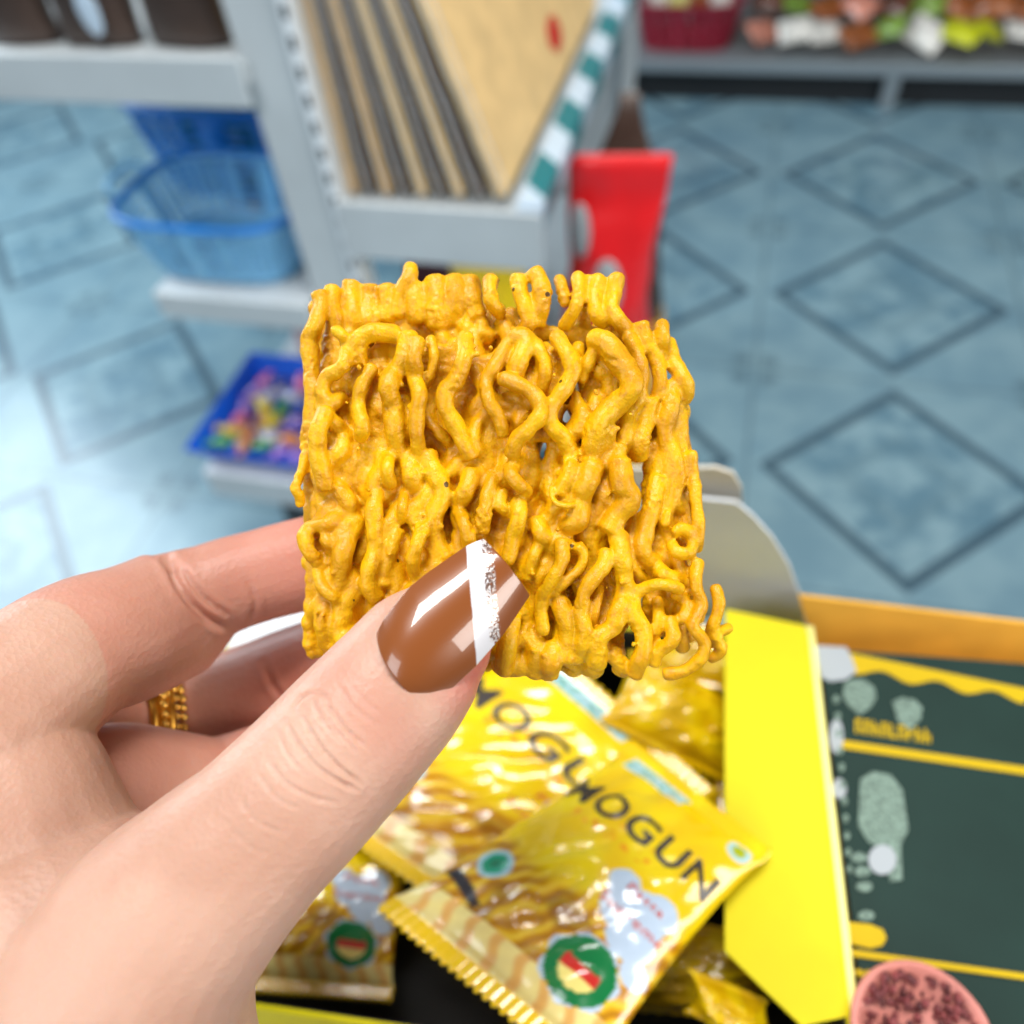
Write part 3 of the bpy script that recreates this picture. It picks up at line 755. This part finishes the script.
# ------------------------------------------------------------------ second carton with dark green lid
c2 = thing('printed_carton', 'closed carton with dark green printed top and kraft flap, right of the yellow carton', 'carton', (.13, .07, ZB))
z2 = .836
def c2p(x, y, dz=0): return atz(x, y, z2+dz)
A0 = c2p(817, 640); A1 = A0 + ex*.16 - ey*.0; A0 = A0
e2 = (c2p(896, 664)-c2p(820, 648)).normalized(); e2 = ex
L0 = bx(.0035, -BD+.001, 0); L1 = bx(.0035, -.006, 0)
b = MB()
def c2b(m, x0, x1, y0, y1, za, zb): return mbox(m, x0, x1, y0, y1, za, zb)
c2b(b, .0045, .17, -.15, -.005, ZB, z2-.0012); b.obj('body', M_kraft, c2, False)
b = MB(); c2b(b, .003, .17, -.15, -.005, z2-.0012, z2); b.obj('lid', M_green, c2, False, 'dark green printed lid')
fa = [aty(799, 597, .1475), aty(1060, 628, .158), aty(1060, 690, .150), aty(815, 652, .142)]
b = MB(); b.prism(fa, (0, .0012, 0)); b.obj('rear_flap', M_kraft, c2, False, 'kraft brown inner side of the rear flap')
_lz = [0]
def lidpoly(name, pts, m, dz=.0003, parent=c2, label=None):
    _lz[0] += 1; dz += _lz[0]*.000012
    b = MB(); b.prism([c2p(x, y, 0) for x, y in pts], (0, 0, dz)); return b.obj(name, m, parent, False, label)
def circ(cx, cy, rx, ry, n=20, rot=0): 
    return [(cx+rx*math.cos(a)*math.cos(rot)-ry*math.sin(a)*math.sin(rot), cy+rx*math.cos(a)*math.sin(rot)+ry*math.sin(a)*math.cos(rot)) for a in [2*math.pi*k/n for k in range(n)]]
wav = [(816,655)] + [(840+k*8, 668+4*math.sin(k*.9)+k*1.4) for k in range(24)]
lidpoly('wavy_border', [(814,646)]+[(1030,690)]+wav[::-1], M_yprint, .0002)
lidpoly('print_label', [(815,646),(846,648),(852,660),(856,672),(846,680),(830,682),(821,678)], M_wprint_glare, .0004, label='white rounded label')
lidpoly('shield_mark', [(844,684),(852,680),(864,680),(874,688),(876,698),(870,708),(860,715),(850,708),(843,698)], M_gprint)
lidpoly('shield_mark', [(892,702),(902,698),(914,700),(922,708),(920,720),(910,730),(898,722)], M_gprint)
lidpoly('rule_line', [(838,740),(1030,768),(1030,776),(838,748)], M_yprint)
b = MB()
def qd(x0, y0, x1, y1): b.prism([c2p(x0, y0), c2p(x1, y0+.14*(x1-x0)), c2p(x1, y1+.14*(x1-x0)), c2p(x0, y1)], (0, 0, .0003))
for k in range(9):   # blurred, illegible yellow heading
    x = 855+k*8.6; y = 719+k*1.25
    qd(x, y, x+2.4, y+14); hh = R.choice((0, 5, 11)); qd(x+2.4, y+hh, x+6.4, y+hh+3.2)
    if R.random() < .7: qd(x+4.6, y+R.choice((0, 6)), x+6.8, y+14)
b.obj('heading_marks', M_yprint, c2, False)
lidpoly('bowl_picture', [(860,780),(872,772),(890,775),(902,790),(908,830),(900,846),(884,850),(868,842),(858,826)], M_gprint)
lidpoly('bowl_picture', [(884,846),(900,842),(902,880),(890,882)], M_gprint)
lidpoly('white_blob', circ(882, 860, 14, 15), M_wprint_glare)
lidpoly('white_blob', circ(836, 737, 7, 17), M_wprint_glare)
lidpoly('white_blob', circ(839, 789, 7, 10), M_wprint_glare)
for (x, y) in ((859,858),(862,872),(864,887),(866,916)): lidpoly('small_mark', circ(x, y, 8, 5), M_gprint)
for k in range(11): lidpoly('small_mark', circ(836+k*1.3, 700+k*17, 3, 4), M_gprint)
lidpoly('yellow_pill', [(842,922),(870,925),(882,930),(886,938),(882,946),(870,949),(845,943)], M_yprint)
lidpoly('rule_line', [(846,949),(1030,975),(1030,981),(846,956)], M_yprint)
b = MB()
for k in range(6): b.ball(c2p(852+k*8, 972+k), .0009, 8, 5, (1, 1, .2))
b.obj('heading_marks', M_yprint, c2, False)

# small round dish with red crumbs
dc = atz(912, 1042, z2+.001); 
dish = thing('dish', 'small round pink-rimmed dish of dark red crumbs on the green carton', 'dish', dc)
M_pink = mat('pink_rim', (196, 122, 110), .5, noise_s=300, noise_a=.1)
M_crumb = mat('dark_red_crumbs', (64, 18, 22), .6, noise_s=500, noise_a=.5, col2=(140, 62, 62))
b = MB(); b.lathe([(.001,0),(.0105,0),(.0125,.002),(.0138,.0055),(.0142,.0075),(.0136,.0085),(.0128,.008),(.0115,.006),(.001,.0055)], dc, 40); b.obj('bowl', M_pink, dish)
b = MB()
for k in range(230):
    a = R.uniform(0, 6.28); r = .0118*math.sqrt(R.random())
    b.ball(dc+Vector((r*math.cos(a), r*math.sin(a), .0066+R.uniform(0, .0012))), R.uniform(.0005, .0011), 6, 4, (R.uniform(.6, 1.3), R.uniform(.6, 1.3), 1))
o = b.obj('crumbs', M_crumb, dish, False); o['kind'] = 'stuff'

# table carrying the cartons
tb = thing('side_table', 'grey topped table under the two cartons', 'table', (.05, -.1, 0))
b = MB(); mbox(b, -BW+.012, .2, -.5, -.012, ZB-.02, ZB); bevel(b.obj('table_top', M_table, tb, False), .002)
for x in (-BW+.04, .17):
    for y in (-.47, -.045):
        b = MB(); mbox(b, x-.012, x+.012, y-.012, y+.012, 0, ZB-.02); b.obj('leg', M_steel, tb, False)

# ------------------------------------------------------------------ shop rack on the left
M_backp = mat('dark_back_panel', (58, 56, 56), .7, noise_s=10, noise_a=.3)
rack = thing('shop_rack', 'white steel shop rack with stepped shelves behind the hand', 'rack', (-.5, .9, 0))
def rbox(name, lo, hi, m=M_white, bv=.002, parent=rack, label=None):
    o = MB().box(lo, hi).obj(name, m, parent, False, label)
    if bv: bevel(o, bv)
    return o
YF = .70
up_x0, up_x1 = -.458, -.398
post = rbox('upright', (up_x0, YF, 0), (up_x1, YF+.03, 1.6))
st = MB().box((up_x1-.004, YF-.004, 0), (up_x1+.008, YF+.03, 1.6)).obj('slotted_strip', M_slot, post, False, 'bright slotted strip on the upright'); 
b = MB()
for k in range(62): b.box((up_x1-.001, YF-.0045, .05+.025*k), (up_x1+.005, YF-.0035, .062+.025*k))
b.obj('slots', M_dark, post, False)
rbox('upright', (-.66, YF+.35, 0), (-.64, YF+.38, 1.2))
rbox('back_panel', (-.80, YF+.335, .49), (-.40, YF+.345, 1.2), M_backp)
sh = rbox('shelf', (-.80, YF-.01, .745), (-.452, YF+.33, .765)); rbox('shelf_lip', (-.80, YF-.016, .727), (-.450, YF-.010, .772), parent=rack)
rbox('bracket', (-.450, YF+.05, .52), (-.442, YF+.30, .76), mat('grey_bracket', (120, 124, 124), .5))
rbox('shelf', (-.665, YF-.02, .470), (-.46, YF+.33, .505))
rbox('shelf', (-.70, YF-.055, .165), (-.40, YF+.33, .215))
rbox('base_plinth', (-.66, YF+.02, 0), (-.40, YF+.30, .165), M_dark)
# right bay
rbox('shelf', (-.40, YF+.0, .606), (-.205, YF+.62, .625))
rbox('shelf_lip', (-.398, YF-.006, .566), (-.178, YF, .631))
rbox('shelf', (-.40, YF+.02, .28), (-.178, YF+.62, .30))
b = MB(); xE = -.178
side = rbox('striped_edge', (-.205, YF, .614), (xE, YF+.62, .636), M_pale, 0, label='pale blue and teal striped edge board')
for k in range(5):
    y0 = YF+.014+k*.13
    b = MB(); b.prism([(-.2052, y0+.03, .636), (xE+.0002, y0, .636), (xE+.0002, y0+.065, .636), (-.2052, y0+.095, .636)], (0, 0, .0008)); b.obj('teal_stripe', M_teal, side, False)
    b = MB(); b.prism([(xE, y0, .6368), (xE, y0+.065, .6368), (xE, y0+.053, .614), (xE, y0-.012, .614)], (.0008, 0, 0)); b.obj('teal_stripe', M_teal, side, False)
rbox('upright', (-.20, YF+.62, 0), (-.178, YF+.645, 1.2))
rbox('back_panel', (-.40, YF+.63, 0), (-.20, YF+.64, 1.2))

# wafers packets leaning on the right bay shelf
xs = [(-.3885, 0, .0105, .28, M_tan), (-.3695, 2, .009, .28, M_tan2), (-.3505, 4.1, .0105, .28, M_tan), (-.330, 6.3, .009, .28, M_tan2), (-.311, 8.5, .0105, .28, M_tan3), (-.290, 10.7, .009, .28, M_tan2), (-.271, 12.9, .0105, .28, M_tan3), (-.249, 15.1, .009, .28, M_tan2), (-.228, 17.3, .014, .29, M_tan3)]
WL = ['tan packet leaning on the rack upright, first of the row', 'slim brown packet standing second from the rack upright', 'tan packet standing third from the rack upright', 'brown packet standing fourth from the rack upright', 'pale tan packet in the middle of the leaning row', 'brown packet just past the middle of the leaning row', 'pale tan packet third from the striped edge', 'brown packet second from the striped edge', 'pale tan packet with red mark, nearest the striped edge']
zs = .6255
for (x, an, th, h, m), lb in zip(xs, WL):
    Mx = Matrix.Translation((x, YF+.012, zs+.0015+th*math.sin(math.radians(an)))) @ Matrix.Rotation(-math.radians(an), 4, 'Y')
    t = thing('wafer_packet', lb, 'packet', (x, YF+.012, zs), 'leaning packets on the rack')
    dep = .50
    b = MB(); b.box((0, 0, .003), (th, dep, h-.006), Mx); o = b.obj('filling', m, t, False); bevel(o, .003)
    b = MB()
    for yy, zz in ((-.003, .5), ):
        b.tube([Mx @ Vector((th*.5+.001*math.sin(k*1.7), -.002, h*k/14)) for k in range(15)], .0009, 6)
    b.tube([Mx @ Vector((th*.5, dep*k/10-.001, h-.004)) for k in range(11)], .0012, 6)
    b.tube([Mx @ Vector((th*1.02, .004+dep*.0, h*k/14)) for k in range(15)], .0008, 6)
    b.obj('film_seam', M_film, t, True, 'shiny clear film seam')
    if 'red mark' in lb:
        b = MB(); 
        b.prism([Mx @ Vector((th+.0004, .285+.026*math.cos(a), .048+.018*math.sin(a))) for a in [k*math.pi/8 for k in range(16)]], (.0006, 0, 0)); b.obj('red_mark', M_red, t, False)

# bags below / beside the rack
def bag(name, lb, cat, base, w, h, dpt, m, lean=(0, 0), group=None, top=0, yaw=0):
    t = thing(name, lb, cat, base, group); base = Vector(base); vs = []; fs = []; n = 24; K = 16
    rz = Matrix.Rotation(yaw, 3, 'Z')
    for i in range(K+1):
        q = i/K; ww = w*.5*(1-.10*math.sin(q*math.pi)+.02*math.sin(q*9))*(1-top*smst(q, .55, 1)); dd = dpt*.5*max(.04, math.sin(math.pi*min(1, q*1.0+.18))**.7 if q < .82 else .04+.9*(1-q))
        for k in range(n):
            a = 2*math.pi*k/n; cx, sx = math.cos(a), math.sin(a)
            p = Vector((ww*math.copysign(abs(cx)**.6, cx), dd*sx, h*q))
            p += Vector((1, 1, 0))*.004*noise.noise(p*22+base*7) + Vector((lean[0]*q*q, lean[1]*q*q, 0))
            vs.append(base+rz @ p)
    for i in range(K):
        for k in range(n): fs.append((i*n+k, i*n+(k+1) % n, (i+1)*n+(k+1) % n, (i+1)*n+k))
    fs.append(tuple(range(n-1, -1, -1))); fs.append(tuple(K*n+k for k in range(n)))
    mk('pouch', vs, fs, m, t)
    return t
ctn = thing('stock_carton', 'kraft carton on the floor at the end of the rack, carrying a red bag', 'carton', (-.10, .86, 0))
o = MB().box((-.168, .80, 0), (-.075, .98, .33)).obj('carton_body', M_kraft, ctn, False); bevel(o, .003)
o = MB().box((-.125, .7985, .25), (-.11, .98, .3305)).obj('packing_tape', M_cream, ctn, False)
rb = bag('snack_bag', 'bright red upright snack bag beside the striped rack edge', 'bag', (-.141, .86, .331), .118, .275, .06, M_red, (.014, .01), yaw=.1)
b = MB()
for k, (cx, cz, rx, rz_) in enumerate(((-.168, .53, .012, .035), (-.135, .455, .018, .04))):
    b.ball((cx, .834, cz), 1, 14, 10, (rx, .006, rz_))
b.obj('glare_patch', M_wprint_glare, rb, True, 'painted glare streak and white patch on the film')  # pale ellipses paint the glare on the red film
bag('snack_bag', 'dark brown pouch standing behind the red bag', 'bag', (-.135, .945, .331), .115, .30, .05, M_brown, (0, .02), top=.8)
bag('snack_bag', 'yellow pouch on the rack shelf below the tan packets', 'bag', (-.268, .775, .301), .095, .245, .06, M_ylw)
o = MB().box((-.385, .80, .301), (-.32, 1.0, .50)).obj('gift_box', M_maroon, None, False); bevel(o, .003); setp(o, 'dark maroon box on the rack shelf below the tan packets', 'box')

# ------------------------------------------------------------------ blue baskets, tray
def basket(name, lb, cx, cy, z0, ax, ay, h, m, taper=.82, group=None):
    t = thing(name, lb, 'basket', (cx, cy, z0), group); n = 72; K = 9
    def rr(a, q):
        s = taper+(1-taper)*q; c, d = math.cos(a), math.sin(a)
        return Vector((cx+ax*s*math.copysign(abs(c)**.55, c), cy+ay*s*math.copysign(abs(d)**.55, d), z0+h*q))
    vs = []; fs = []
    for i in range(K+1):
        for k in range(n): vs.append(rr(2*math.pi*k/n, i/K))
    for i in range(K):
        for k in range(n):
            if 0 < i < K-1 and k % 2 == 0: continue
            fs.append((i*n+k, i*n+(k+1) % n, (i+1)*n+(k+1) % n, (i+1)*n+k))
    for i in range(1, K-1):
        for k in range(0, n, 2):      # thin horizontal bars across the openings
            a, c = vs[i*n+k], vs[i*n+k+1]; j = len(vs); vs += [a, c, c+Vector((0, 0, h/K*.35)), a+Vector((0, 0, h/K*.35))]; fs.append((j, j+1, j+2, j+3))
    fs.append(tuple(range(n-1, -1, -1)))
    o = mk('body', vs, fs, m, t); so = o.modifiers.new('s', 'SOLIDIFY'); so.thickness = .0022
    b = MB(); b.tube([rr(2*math.pi*k/n, 1.0) for k in range(n+1)], .0042, 8, False); b.obj('rim', m if m is M_basketred else M_blue, t)
    for sgn in (-1,):
        b = MB(); b.tube(catmull([(cx+sgn*ax*1.0, cy-ay*.4, z0+h), (cx+sgn*(ax+.015), cy-ay*.3, z0+h+.012), (cx+sgn*(ax+.015), cy+ay*.3, z0+h+.012), (cx+sgn*ax, cy+ay*.4, z0+h)], 6), .004, 8); b.obj('handle', m if m is M_basketred else M_lblue, t)
    return t
basket('plastic_basket', 'sky blue perforated plastic basket on the middle rack shelf', -.592, .782, .5065, .118, .088, .08, M_lblue)
basket('plastic_basket', 'darker blue basket partly hidden behind the sky blue one', -.635, .955, .5065, .165, .07, .12, M_blue)
bag('folded_bag', 'teal soft bag inside the darker blue basket', 'bag', (-.65, .955, .511), .22, .16, .08, M_teal)
for k, (x, y, w, h, m, lb) in enumerate([(-.715, .735, .085, .17, M_brown, 'dark brown pouch on the top rack shelf at its outer end'), (-.62, .735, .085, .18, M_brown, 'dark brown pouch with bright label on the top rack shelf'), (-.522, .735, .085, .17, M_brown, 'dark brown pouch on the top rack shelf nearest the upright')]):
    t = bag('coffee_pouch', lb, 'pouch', (x, y, .766), w, h, .045, m, group='brown pouches on the top shelf')
    if 'label' in lb:
        b = MB(); b.ball((x+.012, y-.0235, .80), 1, 14, 10, (.012, .002, .022)); b.obj('pouch_label', M_pale, t, True, 'pale blue label')
# tray of sweets on the low shelf
tz = .2155; ty0, ty1, tx0, tx1 = .655, .875, -.72, -.46
tr = thing('sweets_tray', 'bright blue plastic tray of sweets on the lowest rack shelf', 'tray', (-.59, .77, tz))
M_tray = mat('bright_blue_plastic', (0, 92, 214), .35, sss=.1, sssr=(.2, .4, 1), noise_s=20, noise_a=.08)
b = MB(); b.box((tx0+.02, ty0+.02, tz), (tx1-.02, ty1-.02, tz+.004))
for k in range(4):
    cs = [(tx0, ty0), (tx1, ty0), (tx1, ty1), (tx0, ty1)]; ci = [(tx0+.02, ty0+.02), (tx1-.02, ty0+.02), (tx1-.02, ty1-.02), (tx0+.02, ty1-.02)]
    a, c = cs[k], cs[(k+1) % 4]; a2, c2_ = ci[k], ci[(k+1) % 4]
    n = len(b.v); b.add([(*a, tz+.035), (*c, tz+.035), (*c2_, tz+.002), (*a2, tz+.002), (a[0]*1.0, a[1], tz+.031), (c[0], c[1], tz+.031), (*c2_, tz), (*a2, tz)], [(0,1,2,3),(7,6,5,4),(0,4,5,1)])
b.obj('tray_body', M_tray, tr, False)
def sweet_mesh(m, nm):
    b = MB(); b.ball((0, 0, 0), .013, 12, 8, (1.25, .8, .55))
    for s in (-1, 1):
        vs = [(s*.014, 0, 0)]; fs = []
        for k in range(9): vs.append((s*.026, -.009+.018*k/8, .0025*math.sin(k*2.2)))
        for k in range(8): fs.append((0, 1+k, 2+k))
        b.add(vs, fs)
    o = b.obj(nm, m); COL.objects.unlink(o); return o.data
SC = [((232, 200, 40), 'yellow'), ((150, 110, 190), 'violet'), ((230, 110, 150), 'pink'), ((60, 140, 70), 'green'), ((180, 110, 60), 'brown'), ((210, 205, 220), 'white'), ((70, 70, 130), 'navy'), ((224, 140, 50), 'orange')]
SM = [(sweet_mesh(mat('film_'+nm, c, .3, coat=.3), 'wrapped_sweet'), nm) for c, nm in SC]
for k in range(42):
    i = k % 7; j = k//7
    me_, nm = SM[R.randrange(len(SM))]
    o = bpy.data.objects.new('wrapped_sweet', me_); COL.objects.link(o)
    o.location = (tx0+.036+i*.0318+R.uniform(-.005, .005), ty0+.037+j*.0275+R.uniform(-.004, .004), tz+.0125+R.uniform(0, .01)); o.rotation_euler = (R.uniform(-.3, .3), R.uniform(-.3, .3), R.uniform(0, 6.28))
    setp(o, f'small {nm} wrapped sweet among others heaped in the bright blue tray', 'sweet', 'wrapped sweets in the blue tray')
o = MB().box((-.64, .89, .2155), (-.47, .98, .30)).obj('carton_box', mat('pink_white_card', (206, 176, 172), .6, noise_s=25, noise_a=.2), None, False); bevel(o, .003); setp(o, 'pinkish white box behind the blue tray on the lowest shelf', 'box')

# ------------------------------------------------------------------ low bench across the aisle
bn = thing('display_bench', 'low grey display shelf across the tiled aisle', 'shelf', (.1, 2.65, 0))
zb0 = .118
def bbox(name, lo, hi, m, parent=bn):
    o = MB().box(lo, hi).obj(name, m, parent, False); bevel(o, .003); return o
bbox('shelf_board', (-.42, 2.36, zb0-.03), (1.5, 3.0, zb0), M_steel)
for x in (-.40, .345, 1.4):
    bbox('leg', (x, 2.365, 0), (x+.035, 2.40, zb0-.03), M_steel); bbox('leg', (x, 2.95, 0), (x+.035, 2.985, zb0-.03), M_steel)
M_black = mat('gap_shade_black', (30, 34, 38), .7)
bbox('gap_shade_board', (-.40, 2.405, 0), (1.45, 2.42, zb0-.03), M_black)  # black board paints in the shadow gap under the low shelf
bbox('back_board', (-.42, 3.0, 0), (1.5, 3.03, 1.5), mat('brown_backing', (92, 66, 44), .6, noise_s=8, noise_a=.3))
for x in (-.42, 1.46): bbox('upright', (x, 2.94, 0), (x+.04, 2.99, 1.5), M_steel)
bbox('shelf_board', (-.42, 2.62, .62), (1.5, 3.0, .645), M_steel)
basket('plastic_basket', 'dark red plastic basket on the low shelf across the aisle', -.19, 2.50, zb0+.001, .145, .10, .115, M_basketred)
def pouch_mesh(m):
    vs = []; fs = []; nx, ny = 10, 8
    for s in (1, -1):
        for i in range(nx+1):
            for j in range(ny+1):
                u, v = i/nx, j/ny; h = .5*(max(0, 16*u*(1-u)*v*(1-v)))**.6
                vs.append((u-.5, (v-.5)*.72, s*.17*h*2))
    n1 = (nx+1)*(ny+1)
    for s in (0, 1):
        for i in range(nx):
            for j in range(ny):
                a = s*n1+i*(ny+1)+j; fs.append((a, a+ny+1, a+ny+2, a+1) if s == 0 else (a, a+1, a+ny+2, a+ny+1))
    o = mk('sweet_bag', vs, fs, m); COL.objects.unlink(o); return o.data
PC = [((196, 200, 30), 'lime yellow'), ((150, 84, 40), 'brown'), ((226, 222, 214), 'white'), ((214, 160, 60), 'amber'), ((120, 150, 60), 'green'), ((200, 130, 110), 'salmon'), ((90, 50, 34), 'dark brown'), ((216, 212, 130), 'cream')]
PM = [(pouch_mesh(mat('bag_'+nm.replace(' ', '_'), c, .3, coat=.4, noise_s=3, noise_a=.3)), nm) for c, nm in PC]
cnt = 0
for row in range(4):
    for k in range(15):
        c = R.choices(range(8), weights=[3, 1, 2, 1, 2, 1, .5, 2] if row == 0 else [1, 4, 1, 3, 1, 2, 3, .5])[0]
        me_, nm = PM[c]
        o = bpy.data.objects.new('sweet_bag', me_); COL.objects.link(o); s = R.uniform(.082, .104)
        o.scale = (s, s, s*1.1)
        o.location = (.02+k*.078+R.uniform(-.006, .006), 2.42+row*.088+R.uniform(-.015, .015), zb0+.045+row*.036+R.uniform(0, .02))
        o.rotation_euler = (R.uniform(.2, .8), R.uniform(-.4, .4), R.uniform(-.9, .9))
        setp(o, f'small {nm} sweet bag in the heap on the low shelf across the aisle', 'sweet bag', 'sweet bags heaped across the aisle')
for k in range(4):
    o = bpy.data.objects.new('sweet_bag', PM[(2, 7, 1, 2)[k]][0]); COL.objects.link(o); o.scale = (.055, .075, .06)
    o.location = (-.28+k*.058, 2.50+R.uniform(-.02, .02), zb0+.105); o.rotation_euler = (1.2+R.uniform(-.2, .2), R.uniform(-.2, .2), R.uniform(-.4, .4))
    setp(o, 'small %s bag standing in the dark red basket' % (['white', 'cream', 'brown', 'white'][k]), 'sweet bag', 'bags in the dark red basket')

# ------------------------------------------------------------------ light
w = bpy.data.worlds.new('world'); S.world = w; w.use_nodes = True
nt = w.node_tree; bg = nt.nodes['Background']
bg.inputs['Color'].default_value = (.70, .86, 1.0, 1); bg.inputs['Strength'].default_value = .20
def area(name, loc, tgt, sx, sy, e, col=(1, 1, 1)):
    l = bpy.data.lights.new(name, 'AREA'); l.shape = 'RECTANGLE'; l.size = sx; l.size_y = sy; l.energy = e; l.color = col
    o = bpy.data.objects.new(name, l); COL.objects.link(o); o.location = loc
    o.rotation_euler = (Vector(tgt)-Vector(loc)).to_track_quat('-Z', 'Y').to_euler(); return o
area('ceiling_light', (-.10, .42, 2.7), (-.02, .3, .8), 1.0, .55, 44, (1, .98, .95))
area('shop_front_daylight', (-1.0, -1.6, 2.3), (-.1, .6, .7), 1.6, 1.2, 30, (.95, .98, 1))
area('doorway_daylight', (1.9, -.2, 1.5), (-.05, .3, .85), 1.0, 1.0, 30, (1, .96, .9))
area('side_daylight', (-2.6, 1.35, 1.6), (0, 1.2, .3), 1.2, 1.2, 55, (.80, .92, 1))
vs_ = S.view_settings; vs_.view_transform = 'Standard'; vs_.look = 'None'; vs_.exposure = .0; vs_.gamma = 1; vs_.use_curve_mapping = False
